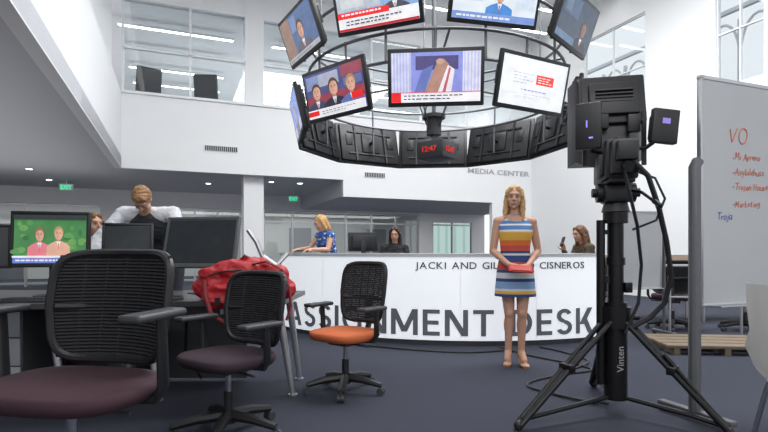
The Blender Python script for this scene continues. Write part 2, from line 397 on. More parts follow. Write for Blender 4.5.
def paint(kind,w,h,y):
    s=Screen(w,h,y)
    if kind=='three':
        s.rect(-1,-1,1,1,(.28,.05,.07)).rect(-1,.0,1,1,(.07,.08,.22)).rect(-.95,.3,-.5,.9,(.2,.25,.45)).rect(-.5,.35,.2,.9,(.35,.36,.46)).rect(.3,.5,1,1,(.28,.06,.09)).rect(.35,.1,.95,.45,(.12,.14,.34))
        s.man(-.62,.12,1.2,(.05,.06,.12)).man(0,.17,1.25,(.03,.03,.05)).man(.6,.12,1.2,(.1,.15,.4),hair=(.35,.22,.1))
        s.rect(-1,-1,1,-.62,(.8,.8,.83)).rect(-1,-.9,-.6,-.68,(.75,.02,.02)).lines(-.5,-.78,2,1.1); s.rect(.6,-.55,.95,-.25,(.75,.02,.02))
    elif kind=='podium':
        s.rect(-1,-1,1,1,(.23,.26,.62)).rect(-1,-.6,-.55,1,(.42,.44,.66)).rect(.6,-.6,1,1,(.6,.6,.7))
        for i in range(6): s.rect(-.98+i*.07,-.6,-.955+i*.07,1,(.6,.61,.77))
        for i in range(5): s.rect(.63+i*.075,-.6,.66+i*.075,1,(.45,.47,.68))
        s.rect(-.45,.3,.5,.85,(.07,.06,.18)).poly([(-.25,-.6),(.05,-.6),(.3,.5),(.18,.72),(.02,.55)],(.40,.22,.17)).poly([(.05,-.6),(.35,-.6),(.42,.3),(.27,.48)],(.72,.68,.72)).poly([(-.48,-.6),(-.25,-.6),(-.05,.5),(-.3,.3)],(.12,.16,.42)).poly([(.15,-.6),(.22,-.6),(.34,.35),(.3,.38)],(.45,.1,.12))
        s.ell(.1,.62,.09,.12,(.5,.3,.22))
        s.rect(-1,-1,1,-.62,(.82,.82,.85)).lines(-.72,-.76,2,1.3,(.1,.1,.15),.13,.05).rect(-1,-1,-.78,-.62,(.75,.02,.02)).rect(-1,-.62,1,-.59,(.6,.05,.05))
    elif kind=='slate':
        s.rect(-1,-1,1,1,(.74,.78,.82)).rect(-.9,-.9,.9,.9,(.80,.83,.86)).rect(.05,.0,.6,.4,(.78,.06,.04)).lines(.1,.28,3,.38,(.9,.85,.85),.1)
        s.lines(-.65,.34,4,.55,(.40,.42,.48),.13).lines(-.4,-.32,1,.8,(.15,.2,.55)).lines(-.6,-.5,2,1.1,(.5,.5,.55),.12)
    elif kind=='banner':
        s.rect(-1,-1,1,1,(.22,.38,.58)).rect(-1,-.2,.1,1,(.42,.47,.52)).rect(-.9,-.1,-.3,.8,(.55,.57,.6)).man(.45,.2,1.05,(.08,.08,.1)).rect(-1,-.9,1,-.4,(.82,.82,.85)).rect(-1,-.5,.3,-.25,(.78,.03,.03)).lines(-.9,-.38,1,1.0,(.9,.9,.9),.1,.07).lines(-.8,-.66,2,1.4,(.1,.1,.12),.13,.06).rect(-1,-1,1,-.9,(.5,.03,.03))
    elif kind=='figure':
        s.rect(-1,-1,1,1,(.7,.75,.8)).rect(-1,-.3,-.3,1,(.56,.62,.69)).rect(.5,-.5,.95,.8,(.6,.68,.76)).man(.1,.0,.95,(.08,.25,.6)).rect(-1,-1,1,-.72,(.2,.3,.6)).lines(-.9,-.9,1,1.2,(.9,.9,.9),.1,.07)
    elif kind=='talker':
        s.rect(-1,-1,1,1,(.08,.13,.27)).rect(-1,-1,-.4,1,(.27,.17,.13)).rect(-.35,.2,.0,.9,(.15,.22,.4)).man(.15,.1,1.4,(.10,.10,.12),(.46,.26,.18)).rect(-1,-1,1,-.78,(.38,.38,.4)).lines(-.9,-.92,1,1.4)
    elif kind=='darkroom':
        s.rect(-1,-1,1,1,(.04,.06,.10)).rect(-.9,.1,.0,.9,(.07,.11,.19)).rect(-.8,.2,-.5,.8,(.12,.17,.25)).man(.45,-.1,1.2,(.02,.02,.03),(.2,.12,.1)).rect(-1,-1,.1,-.7,(.10,.17,.28))
    elif kind=='bluewall':
        s.rect(-1,-1,1,1,(.12,.22,.6)).rect(-1,-1,1,-.5,(.4,.4,.6)).man(0,.1,1.2,(.05,.05,.1))
    elif kind=='couple':
        s.rect(-1,-1,1,1,(.05,.20,.06))
        for i in range(26): s.ell(rnd.uniform(-.95,.9),rnd.uniform(-.6,.7),rnd.uniform(.05,.14),rnd.uniform(.06,.14),rnd.choice(((.03,.14,.04),(.08,.26,.07),(.12,.30,.08))))
        s.rect(-1,-1,1,-.75,(.12,.2,.55)).rect(-1,.8,1,1,(.02,.03,.03))
        s.man(-.28,.15,.95,(.65,.18,.22),hair=(.25,.12,.05)).man(.25,.2,.95,(.65,.36,.26),hair=(.4,.25,.1))
        s.rect(-1,-.78,1,-.7,(.75,.75,.8)).lines(-.9,-.92,1,1.5,(.8,.8,.85),.1,.06)
    elif kind=='off': s.rect(-1,-1,1,1,(.035,.04,.045),.05)
    return s.b
TW,THH=1.05,.61
def tv(loc,rz,kind,label,rx=R(13),k=1,hk=1):
    t=thing('television',loc,rz,label,'television',group='televisions on the circular truss',rx=rx)
    h=THH*hk
    b=B(); b.box((0,0,0),(TW*k,.05,h),bev=.012); b.box((0,.045,-.0),(TW*.92*k,.06,h*.9),bev=.02); b.done('television_case',BLACK,t)
    paint(kind,TW*k-.08,h-.09,-.0256).done('screen',None,t)
    b=B(); b.box((0,.09,0),(.34,.03,.34),bev=.004)
    for x in(-.3,.3): b.box((x,.085,0),(.03,.03,h*.92))
    for z in(-.2,.2): b.box((0,.085,z),(TW*.85,.02,.025))
    for x in(-.42,.42): b.box((x,.08,.05),(.12,.02,.2),bev=.003)
    b.cyl((0,.1,0),(0,.17,0),.03); b.done('wall_mount',BLACK if kind=='off' else DGREY,t); return t
RC=(.74,7.6)
def ringpos(bdeg,r,z): a=R(bdeg); return (RC[0]+r*math.sin(a),RC[1]-r*math.cos(a),z)
low={0:'podium',36:'slate',-36:'three',-72:'bluewall',72:'figure'}
lab={'podium':'black television showing a blue news broadcast with white caption bar','slate':'black television showing a white slate with red box','three':'black television showing three people on a red news panel','bluewall':'black television turned sideways with blue picture','figure':'black television showing a pale picture with a person in blue','banner':'black television with red and white news banner','talker':'black television showing a man speaking','darkroom':'black television showing a dark blue picture','off':'black television turned away showing its rear metal mount'}
RO=-5
for k in range(10):
    bd=((k*36+180)%360)-180
    kd=low.get(bd,'off'); off=kd=='off'; dx=-2.5 if kd=='slate' else 0
    tv(ringpos(bd+RO+dx,2.0,2.99),R(bd+RO+dx),kd,lab[kd],k=1.21 if off else 1.0,hk=1.22 if off else 1)
for bd,kd in((-18,'banner'),(18,'figure'),(-54,'talker'),(54,'darkroom')): tv(ringpos(bd+RO,2.1,3.86),R(bd+RO),kd,lab[kd],R(20))
tr=thing('monitor_truss',(RC[0],RC[1],0),0,'circular grey pipe truss hanging from ceiling carrying televisions','truss')
def circ(r,z,n=60): return [(r*math.sin(2*math.pi*k/n),-r*math.cos(2*math.pi*k/n),z) for k in range(n)]
TRM=mat('truss_metal',(.16,.165,.18),.4,.5,.05,20)
for z,r,rr in((3.28,1.8,.02),(3.6,1.84,.02),(4.1,1.84,.02)):
    b=B(); b.tube(circ(r,z),rr,8,closed=True); b.done('truss_ring',TRM,tr)
b=B()
for k in range(10):
    a=2*math.pi*k/10+R(RO); x,y=1.8*math.sin(a),-1.8*math.cos(a); x2,y2=1.84*math.sin(a),-1.84*math.cos(a)
    b.cyl((x,y,2.8),(x2,y2,3.62),.016)
for k in(-1.5,-.5,.5,1.5):
    a=R(36*k+RO); b.cyl((1.84*math.sin(a),-1.84*math.cos(a),3.28),(1.84*math.sin(a),-1.84*math.cos(a),4.15),.016)
for k in range(6):
    a=2*math.pi*k/6; b.cyl((1.82*math.sin(a),-1.82*math.cos(a),3.6),(0,0,3.6),.016)
b.done('truss_strut',TRM,tr)
b=B(); b.cyl((0,0,2.80),(0,0,3.05),.11,n=16); b.cyl((0,0,3.05),(0,0,3.1),.17,n=16); b.cyl((0,0,3.52),(0,0,3.68),.12,n=16)
for k in range(4): a=math.pi/4+k*math.pi/2; b.tube([(.1*math.cos(a),.1*math.sin(a),3.6),(.28*math.cos(a),.28*math.sin(a),3.3),(.1*math.cos(a),.1*math.sin(a),2.9)],.012,6)
b.done('truss_hub',DGREY,tr)
b=B()
for k in range(5):
    a=2*math.pi*(k+.5)/5; b.cyl((1.84*math.sin(a),-1.84*math.cos(a),4.1),(1.84*math.sin(a),-1.84*math.cos(a),7.6),.014)
b.cyl((0,0,2.74),(0,0,7.6),.03); b.done('hanger_rod',TRM,tr)
ck=thing('digital_clock',(RC[0]+.05,RC[1],2.4),R(8),'dark hanging four-sided digital clock with small red digits','clock')
b=B(); b.box((0,0,.17),(.44,.44,.24),rot=(0,0,R(45)),bev=.01); b.box((0,0,.31),(.2,.2,.05)); b.done('clock_case',DGREY,ck)
RED=emi((.55,.02,.02),.9)
for s in(-45,45):
    me=fitx(textmesh('12:47',.1,RED,.002,.001),.24,.08); put('clock_digits',me,ck,Matrix.Rotation(R(s),4,'Z')@Matrix.Translation((0,-.224,.13)))

# ---------------- office chairs ----------------
def seatmat(c): return mat('seat_fabric_%.2f_%.2f_%.2f'%c,c,.85,0,.15,150,bump=.15)
def office_chair(loc,rz,c,label,sc=1,group=None,bw=.225,bh=.225,zc=.775,armz=.675,sw=.25,slat=.0078,ns=29,base=.3):
    t=thing('office_chair',loc,rz,label,'chair',sc=sc,group=group)
    b=B(); b.cyl((0,0,.07),(0,0,.13),.045)
    ang=[R(18+72*k) for k in range(5)]
    for a in ang:
        e=V((math.cos(a),math.sin(a),0)); b.tube([e*.02+V((0,0,.115)),e*.53*base+V((0,0,.105)),e*base+V((0,0,.075))],[.036,.03,.022],8)
    b.done('star_base',BLACK,t)
    for a in ang:
        e=V((math.cos(a),math.sin(a),0)); n=V((-e.y,e.x,0)); c0=e*base+V((0,0,.029))
        b=B(); b.cyl(c0-n*.026,c0-n*.006,.028); b.cyl(c0+n*.006,c0+n*.026,.028); b.cyl(c0-n*.007,c0+n*.007,.016); b.cyl(c0+V((0,0,.005)),c0+V((0,0,.055)),.009); b.done('caster',DGREY,t)
    b=B(); b.cyl((0,0,.11),(0,0,.26),.028); b.done('gas_column',BLACK,t)
    b=B(); b.cyl((0,0,.26),(0,0,.39),.018); b.done('piston',CHROME,t)
    b=B(); b.box((0,.03,.4),(.2,.26,.05),bev=.012); b.tube([(0,.14,.4),(0,.25,.42),(0,.29,.5),(0,.285,.66)],[.03,.028,.024,.02],8); b.cyl((.1,-.02,.39),(.26,-.02,.385),.007); b.done('tilt_mechanism',DGREY,t)
    q=sw/.25
    b=B(); b.sel([(.415,.19*q,.17,0,-.01),(.424,.235*q,.225,0,-.01),(.452,.252*q,.24,0,-.01),(.475,.25*q,.24,0,-.01),(.487,.235*q,.225,0,-.01),(.490,.15*q,.14,0,0)],3.2); b.done('seat',seatmat(c),t,sharp=60)
    def bp(x,z): return V((x,.235+.16*(z-.55)-.06*(x/.22)**2,z))
    def se(k,n,rx,rz,ex=.36):
        a=2*math.pi*k/n; return math.copysign(abs(math.cos(a))**ex,math.cos(a))*rx,math.copysign(abs(math.sin(a))**ex,math.sin(a))*rz
    z0=zc-bh
    b=B(); pts=[]
    for k in range(48): x,z=se(k,48,bw,bh+.012); pts.append(bp(x*(1-.10*(z<0)*abs(z)/bh),zc+z))
    b.tube(pts,.018,8,closed=True); b.tube([bp(-.93*bw,.73),bp(-.1,.725)+V((0,.03,0)),bp(0,.72)+V((0,.045,0)),bp(.1,.725)+V((0,.03,0)),bp(.93*bw,.73)],.02,8)
    b.tube([(0,.285,.6),bp(0,.72)+V((0,.045,0))],.026,8); b.done('backrest_frame',BLACK,t)
    b=B()
    for i in range(ns):
        z=z0+.005+i*(2*bh-.01)/(ns-1); b.tube([bp(x*bw*.95*(1-.1*max(0,(zc-z))/bh),z) for x in(-1,-.66,-.33,0,.33,.66,1)],slat,4)
    for x in(-.62,-.31,0,.31,.62): b.tube([bp(x*bw,z0+j*2*bh/6) for j in range(7)],.007,4)
    b.done('backrest_mesh',MESHB,t)
    for s in(-1,1):
        ax=sw+.035
        b=B(); b.tube([(s*.12,.03,.41),(s*(ax-.03),.04,.42),(s*ax,.04,.47),(s*ax,.03,armz-.015)],[.018,.022,.026,.022],8,flat=.7); b.done('arm_support',BLACK,t)
        b=B(); b.box((s*ax,-.01,armz),(.09,.27,.03),bev=.013,seg=3); b.done('armrest_pad',DGREY,t)
    return t
office_chair((-1.31,2.15,0),R(-12),(.055,.024,.033),'large black mesh office chair with dark purple seat',1.14,bw=.272,bh=.205,zc=.735,armz=.735,sw=.315,slat=.0085,ns=30)
c2=office_chair((-.93,3.06,0),R(-36),(.04,.022,.032),'black mesh office chair beside the desk and red bag',1.0,zc=.735,bh=.205,bw=.26,sw=.265,base=.32)
office_chair((-.30,3.98,0),R(-38),(.62,.15,.05),'black mesh office chair with orange seat',.98)

# ---------------- left workstation ----------------
TOPM=mat('dark_desktop',(.04,.037,.042),.35,0,.2,6)
wd=thing('work_desk',(0,0,0),0,'long dark topped workstation desk with metal legs','desk')
b=B(); b.prism([(-3.9,3.3),(-2.7,3.28),(-1.7,3.38),(-1.25,3.50),(-.70,3.60),(-.68,4.42),(-3.9,4.5)],.715,.75); b.done('desktop',TOPM,wd)
b=B(); b.bx(-3.8,-1.15,4.28,4.31,.03,.71); b.done('modesty_panel',DGREY,wd)
b=B(); b.bx(-1.6,-1.2,3.75,4.2,.62,.71); b.bx(-2.0,-1.7,3.6,3.9,.64,.71); b.tube([(-1.5,3.9,.62),(-1.55,4.0,.3),(-1.5,4.2,.05)],.012,6); b.done('cable_tray',BLACK,wd)
for p,q in(((-.80,3.85,.71),(-.69,3.88,0)),((-.80,4.3,.71),(-.72,4.36,0)),((-2.35,3.6,.71),(-2.25,3.6,0)),((-3.3,3.6,.71),(-3.35,3.6,0)),((-1.75,3.75,.71),(-1.65,3.75,0))):
    b=B(); b.cyl(p,q,.03,.022); b.cyl((q[0],q[1],0),(q[0],q[1],.012),.035); b.done('desk_leg',ALU,wd)
dp=thing('drawer_pedestal',(-2.75,3.85,0),0,'grey under-desk drawer pedestal','cabinet')
b=B(); b.bx(-.21,.21,-.25,.25,.03,.68,.006); b.bx(-.19,.19,-.2,.2,0,.03); b.done('pedestal_body',DGREY,dp)
for i,(z0,z1) in enumerate(((.05,.28),(.29,.48),(.49,.67))):
    b=B(); b.bx(-.2,.2,-.268,-.25,z0,z1,.004); b.bx(-.06,.06,-.28,-.268,z1-.04,z1-.025); b.done('drawer',GREY,dp)
pc=thing('computer_tower',(-1.95,4.0,0),R(4),'black computer tower standing under the desk','computer')
b=B(); b.bx(-.1,.1,-.22,.22,.02,.46,.008); b.bx(-.09,.09,-.2,.2,0,.02); b.done('tower_case',BLACK,pc)
b=B(); b.bx(-.08,.08,-.228,-.22,.34,.40); b.bx(-.08,.08,-.228,-.22,.27,.32); b.cyl((0,-.228,.2),(0,-.22,.2),.015); b.done('drive_bay',DGREY,pc)
def monitor(loc,rz,w,h,kind,label,lift=.18,rx=0,bez=BLACK):
    t=thing('computer_monitor',loc,rz,label,'monitor')
    zc=lift+h/2
    Mx=Matrix.Translation((0,0,zc))@Matrix.Rotation(rx,4,'X')
    b=B(); b.box((0,0,0),(w,.04,h),bev=.01); b.box((0,.035,0),(w*.78,.05,h*.72),bev=.02)
    for z,hh in((h/2-.012,.02),(-h/2+.018,.032)): b.box((0,-.021,z),(w-.01,.012,hh),bev=.003)
    for x in(-w/2+.012,w/2-.012): b.box((x,-.021,0),(.02,.012,h-.01),bev=.003)
    b.done('monitor_case',bez,t,M=Mx)
    paint(kind,w-.05,h-.06,-.0206).done('screen',None,t,M=Mx)
    b=B(); b.box((0,.06,zc/2+.02),(.07,.02,zc),bev=.004); b.sel([(0,.13,.1,0,.04),(.01,.13,.1,0,.04),(.016,.1,.08,0,.04)],2.6); b.done('monitor_stand',bez,t); return t
monitor((-2.50,3.85,.75),R(14),.53,.42,'couple','black monitor showing two people against green trees',.22,R(-4))
monitor((-2.10,4.2,.75),R(16),.38,.28,'off','small dark monitor switched off on the desk',.29,R(-8))
monitor((-1.46,4.1,.75),R(-12),.64,.42,'off','wide dark grey monitor switched off and tilted back',.20,R(-14),mat('mid_grey_bezel',(.10,.105,.115),.45))
monitor((-3.25,4.1,.75),R(25),.45,.36,'off','black monitor switched off on the desk',.2)
def keyboard(loc,rz):
    t=thing('keyboard',loc,rz,'black computer keyboard on the desk','keyboard',group='keyboards')
    b=B(); b.box((0,0,.01),(.44,.15,.018),bev=.004); b.done('keyboard_body',DGREY,t)
    b=B()
    for j in range(5):
        for i in range(15): b.box((-.2+i*.0285,-.055+j*.027,.022),(.023,.021,.008))
    b.done('keys',BLACK,t)
keyboard((-2.35,3.5,.75),R(8)); keyboard((-1.66,3.62,.75),R(-8))
ph=thing('desk_phone',(-2.95,3.55,.75),R(20),'black desk telephone with handset','telephone')
b=B(); b.prism([(-.1,0),(.1,0),(.1,.07),(-.1,.02)],-.1,.1,Matrix.Rotation(R(90),4,'X')); b.done('phone_body',DGREY,ph)
b=B(); b.caps((-.07,-.08,.075),(-.07,.08,.075),.02); b.done('handset',BLACK,ph)
b=B(); b.box((0,0,.004),(.21,.29,.008),rot=(0,0,.3)); o=b.done('paper_stack',mat('paper',(.8,.8,.78),.8),None,M=Matrix.Translation((-1.98,3.8,.75))); o['label']='small stack of white papers on desk'; o['category']='paper'
mg=thing('mug',(-1.85,4.1,.75),0,'dark ceramic mug on the desk','mug')
b=B(); b.cyl((0,0,0),(0,0,.09),.038,.04,20); b.done('mug_body',DGREY,mg)
b=B(); b.tube([(.038,0,.075),(.065,0,.07),(.068,0,.04),(.038,0,.02)],.006,6); b.done('mug_handle',DGREY,mg)
ma=thing('articulated_stand',(-1.02,4.30,.75),0,'silver jointed monitor arm clamped to the desk','monitor arm')
b=B(); b.cyl((0,0,0),(0,0,.34),.018); b.cyl((0,0,0),(0,0,.02),.06); b.done('post',ALU,ma)
b=B(); b.tube([(0,0,.3),(-.05,-.0,.42),(-.12,-.0,.52)],.022,8); b.tube([(0,0,.3),(.12,0,.22),(.2,.05,.32)],.02,8); b.done('jointed_link',ALU,ma)
# red bag
bp_=thing('backpack',(-1.0,3.69,.75),R(8),'soft red bag with straps hanging over the desk edge','bag')
REDF=mat('red_nylon',(.44,.016,.024),.5,0,.25,14,bump=.5)
b=B()
for c,r in(((0,0,.10),(.26,.12,.105)),((-.22,.0,.09),(.14,.11,.09)),((.2,.02,.09),(.15,.11,.09)),((-.06,-.03,.20),(.2,.085,.08)),((-.22,-.03,.16),(.10,.08,.08)),((.22,-.04,.15),(.10,.08,.09)),((.27,.0,.06),(.09,.08,.06)),((.06,.0,.25),(.11,.06,.05)),((-.12,-.14,.03),(.15,.045,.09)),((.16,-.13,.04),(.14,.045,.08)),((.22,-.12,.12),(.08,.05,.07))): b.ell(c,r,n=18)
b.box((0,.01,.03),(.56,.2,.05),bev=.02)
put('bag_body',fuse(b,REDF,.008,3,.015,6.5),bp_)
STR=mat('dark_red_strap',(.20,.010,.018),.6)
b=B(); b.tube([(-.26,-.10,.14),(-.24,-.17,.04),(-.2,-.2,-.08),(-.10,-.2,-.15),(0,-.19,-.10),(.06,-.17,.03)],.017,6,flat=.5); b.done('bag_strap',STR,bp_)
b=B(); b.tube([(.06,-.09,.25),(.16,-.12,.27),(.27,-.12,.21),(.32,-.13,.08),(.33,-.16,-.04),(.30,-.17,-.14)],.017,6,flat=.5); b.tube([(-.05,-.02,.26),(0,-.03,.31),(.06,-.02,.28)],.01,6); b.done('bag_strap',STR,bp_)
b=B(); b.tube([(-.26,-.10,.16),(-.15,-.125,.20),(-.02,-.13,.21),(.1,-.14,.17),(.2,-.145,.19)],.006,6); b.box((.1,-.16,.12),(.06,.02,.035)); b.box((-.16,-.19,.0),(.035,.015,.05)); b.done('bag_zipper',BLACK,bp_)

# ---------------- people ----------------
def basis(z,x):
    z=V(z).normalized(); y=z.cross(V(x)).normalized(); x=y.cross(z)
    return Matrix((x,y,z)).transposed()
def torso(b,J,g,k,fem,sh=True):
    P,N=V(J['pelvis']),V(J['neck']); ax=N-P; L=ax.length; M=basis(ax,V(J['Ls'])-V(J['Rs'])); u=ax.normalized(); fr=-(M@V((0,1,0)))
    b.ell(P+u*.02,(.165*k+g,.115*k+g,.13+g),M,18); b.ell(P+u*L*.40,(.128*k+g,.092*k+g,.18+g),M,18); b.ell(P+u*L*.72,(.152*k+g,.107*k+g,.17+g),M,18)
    if fem:
        for s in(-1,1): b.ell(P+u*L*.68+M@V((s*.068,0,0))+fr*.075,(.056+g,.05+g,.056+g),M)
    for s in('Ls','Rs'):
        if sh: b.caps(P+u*L*.9,V(J[s]),.06*k+g,.05*k+g); b.caps(N-u*.01,V(J[s]),.035+g,.042*k+g)
        else: b.caps(P+u*L*.80,(P+u*L*.88).lerp(V(J[s]),.5),.06*k+g,.045*k+g)
def arm(b,J,s,g,k,lo=True):
    S_,E,Wr=V(J[s+'s']),V(J[s+'e']),V(J[s+'w'])
    b.caps(S_,E,.047*k+g,.037*k+g)
    if lo: b.caps(E,Wr,.037*k+g,.025*k+g); b.ell(E+(Wr-E)*.3,(.04*k+g,.04*k+g,.07),basis(Wr-E,(1,0.1,0)))
def hand(b,Wr,d,pn,side,curl=.5):
    d=V(d).normalized(); pn=V(pn); pn=(pn-d*pn.dot(d)).normalized(); lat=d.cross(pn).normalized()*side
    M=basis(d,lat)
    b.caps(Wr,Wr+d*.03,.024,.022); b.ell(Wr+d*.05,(.040,.016,.048),M)
    for i,(ln,o) in enumerate(((.068,.030),(.078,.010),(.072,-.010),(.056,-.029))):
        p=Wr+d*.082+lat*o*.95; dd=(d+pn*curl*.5).normalized(); q=p+dd*ln*.5; d2=(d+pn*curl*1.6).normalized(); q2=q+d2*ln*.5
        b.caps(Wr+d*.05+lat*o*.8,p,.010,.0095,8); b.caps(p,q,.0095,.0088,8); b.caps(q,q2,.0088,.0075,8)
    p=Wr+d*.025+lat*.030; q=p+(d*.7+lat*.75+pn*.3).normalized()*.04; q2=q+(d+lat*.2+pn*.4).normalized()*.032
    b.caps(p,q,.013,.0105,8); b.caps(q,q2,.0105,.0085,8)
def leg(b,J,s,g,k,lo=True):
    H,K,A=V(J[s+'h']),V(J[s+'k']),V(J[s+'a'])
    b.caps(H,K,.085*k+g,.053*k+g)
    if lo:
        b.caps(K,A,.049*k+g,.033*k+g); b.ell(K+(A-K)*.30+V((0,.016,0)),(.052*k+g,.056*k+g,.12+g),basis(A-K,(1,0,.1))); b.ell(K+V((0,-.018,0)),(.044*k+g,.044*k+g,.055+g))
def foot(b,J,s):
    A,T=V(J[s+'a']),V(J[s+'t']); d=T-A; hz=V((d.x,d.y,0)).normalized()
    heel=A-hz*.035; heel.z=A.z-.045; b.caps(A,heel,.034,.03); b.caps(A,A+d*.6,.034,.03); b.ell(T-hz*.03,(.04,.055,.02),basis((0,0,1),hz.cross(V((0,0,-1))))); b.caps(heel,T-hz*.06,.028,.024)
def head(b,M):
    r=M.to_3x3()
    def e(c,rad): b.ell(M@V(c),rad,r,18)
    e((0,.012,.012),(.071,.092,.098)); e((0,-.022,-.045),(.055,.062,.062)); e((0,-.05,-.088),(.025,.026,.022)); e((0,-.042,-.03),(.059,.04,.05))
    e((0,-.066,.033),(.050,.02,.016))
    for s in(-1,1): e((s*.072,.012,-.012),(.008,.018,.03)); e((s*.036,-.058,-.03),(.02,.018,.02))
    b.caps(M@V((0,-.08,.018)),M@V((0,-.102,-.022)),.007,.0115,10); e((.010,-.09,-.027),(.008,.009,.007)); e((-.010,-.09,-.027),(.008,.009,.007))
    e((0,-.080,-.052),(.023,.010,.006)); e((0,-.078,-.062),(.019,.010,.006))
def person(label,loc,rz,J,fem=True,k=1.0,hair=None,haircol=(.2,.1,.05),skin=SKIN,top=None,bottom=None,shoes=True,voxel=.008,headrot=(0,0,0),curl=.6):
    t=thing('person',loc,rz,label,'person')
    HM=Matrix.Translation(V(J['head']))@Euler(headrot).to_matrix().to_4x4()
    b=B(); torso(b,J,0,k,fem); head(b,HM)
    nk=HM@V((0,.012,-.06)); b.caps(V(J['neck'])-V((0,0,.02)),nk,.054*k,.045*k)
    for s,sg in(('L',1),('R',-1)):
        arm(b,J,s,0,k); leg(b,J,s,0,k); foot(b,J,s)
        d=J.get(s+'d') or tuple(V(J[s+'w'])-V(J[s+'e'])); pn=J.get(s+'p',(0,0,-1)); hand(b,V(J[s+'w']),d,pn,J.get(s+'thumb',1),curl)
    put('body',fuse(b,skin,voxel,2),t)
    r3=HM.to_3x3()
    for s in(-1,1):
        b=B(); b.use(TEETH); b.ell(HM@V((s*.029,-.0735,.004)),(.0125,.008,.0060),r3); b.use(IRIS); b.ell(HM@V((s*.029,-.0805,.004)),(.0062,.003,.0058),r3); b.use(mat('eyelash',(.05,.03,.02),.6)); b.tube([HM@V((s*.017,-.082,.008)),HM@V((s*.03,-.085,.012)),HM@V((s*.043,-.078,.007))],.0022,5)
        b.done('eye',None,t)
    hm=mat('hair_%.2f_%.2f_%.2f'%haircol,haircol,.5,0,.4,70,bump=.6)
    b=B()
    for s in(-1,1): b.tube([HM@V((s*.014,-.083,.024)),HM@V((s*.03,-.083,.028)),HM@V((s*.046,-.073,.024))],.0026,6)
    b.done('eyebrow',mat('brow_%.2f'%haircol[0],tuple(c*.5 for c in haircol),.7),t)
    b=B(); b.ell(HM@V((0,-.0865,-.056)),(.021,.006,.007),r3); b.done('lips',LIPS if fem else mat('pale_lips',(.5,.25,.2),.5),t)
    b=B(); b.ell(HM@V((0,.026,.026)),(.081,.093,.096),r3,20)
    def hc(p,q,a,c): b.caps(HM@V(p),HM@V(q),a,c)
    if hair=='long':
        for s in(-1,1):
            hc((s*.03,-.04,.085),(s*.07,-.025,.02),.024,.02); hc((s*.052,-.01,.06),(s*.076,.0,-.03),.03,.024); hc((s*.076,.0,-.03),(s*.08,-.005,-.12),.024,.026); hc((s*.08,-.005,-.12),(s*.085,-.04,-.21),.026,.012)
            hc((s*.07,.03,-.05),(s*.075,.02,-.18),.03,.02); hc((s*.03,.08,0),(s*.05,.085,-.2),.045,.03)
        hc((0,.07,.02),(0,.085,-.2),.06,.04)
    elif hair=='bob':
        for s in(-1,1): hc((s*.06,.01,.04),(s*.078,.01,-.10),.03,.028)
        hc((0,.06,.02),(0,.075,-.12),.065,.05)
    elif hair=='short':
        b.ell(HM@V((.01,-.03,.085)),(.06,.05,.034),r3); b.ell(HM@V((0,.06,.0)),(.075,.05,.07),r3)
    put('hair',fuse(b,hm,.006,2,.006,22),t)
    if top:
        for nm,m,sl,g in top:
            b=B(); torso(b,J,g,k,fem,sl!='vest')
            if sl in('long','short'):
                for s in'LR': arm(b,J,s,g,k,sl=='long')
            put(nm,fuse(b,m,.009,2,.006,14),t)
    if bottom:
        b=B(); P=V(J['pelvis']); b.ell(P,(.175*k,.125*k,.13)); 
        for s in'LR': leg(b,J,s,.016,k)
        put('trousers',fuse(b,bottom,.012,3),t)
    if shoes:
        for s in'LR':
            b=B(); A,T=V(J[s+'a']),V(J[s+'t']); h=V((T.x-A.x,T.y-A.y,0)).normalized()
            b.caps(V((A.x,A.y,T.z+.03))-h*.03,V((T.x,T.y,T.z+.01)),.045,.033); b.caps(V((A.x,A.y,A.z)),V((A.x,A.y,T.z+.03)),.046)
            put('shoe',fuse(b,mat('shoe_leather',(.03,.025,.022),.4),.01,2),t)
    return t,HM
# presenter
J=dict(pelvis=(.010,0,.94),neck=(0,.015,1.43),head=(-.008,-.012,1.60),Ls=(.162,.01,1.365),Rs=(-.162,.01,1.375),Le=(.215,.01,1.09),Re=(-.21,.0,1.09),
 Lw=(.085,-.195,.955),Rw=(-.085,-.2,.965),Ld=(-.9,-.35,-.1),Rd=(.85,-.4,-.15),Lp=(-.1,.3,-.9),Rp=(.1,.3,-.9),Rthumb=-1,
 Lh=(.082,0,.88),Rh=(-.08,0,.88),Lk=(.060,-.03,.50),Rk=(-.055,-.0,.50),La=(.058,.0,.125),Ra=(-.06,.04,.125),Lt=(.080,-.15,.022),Rt=(-.09,-.10,.022))
PX,PY=1.255,4.9
pw,HM=person('blonde woman standing in striped sleeveless dress holding red folder',(PX,PY,0),R(-6),J,True,.93,'long',(.60,.38,.17),top=None,shoes=False,voxel=.0055,headrot=(R(3),R(2),R(-10)))
WH=(.72,.72,.70); NV=(.03,.07,.24); TE=(.07,.20,.46); OR=(.80,.20,.05); YE=(.80,.46,.07); CO=(.66,.09,.06); SK=(.26,.42,.66)
DM=stripes('striped_dress_cloth',[(.6,NV),(.685,YE),(.71,WH),(.735,SK),(.80,NV),(.83,WH),(.885,NV),(.91,CO),(.985,NV),(1.045,WH),(1.065,NV),(1.09,CO),(1.14,OR),(1.19,YE),(1.27,WH),(1.29,TE),(1.33,WH),(1.345,TE),(1.38,WH),(1.395,NV)],.6,1.45)
b=B()
b.sel([(.66,.195,.14,0,.0),(.70,.192,.14,0,0),(.80,.183,.138,0,0),(.92,.172,.132,0,.0),(1.0,.154,.120,0,0),(1.09,.136,.108,0,0),(1.17,.143,.115,0,-.005),(1.25,.157,.136,0,-.018),(1.31,.160,.123,0,-.008),(1.36,.152,.088,0,.006),(1.395,.130,.066,0,.014),(1.422,.088,.055,0,.016)],2.2,36)
b.done('dress',DM,pw,sharp=80)
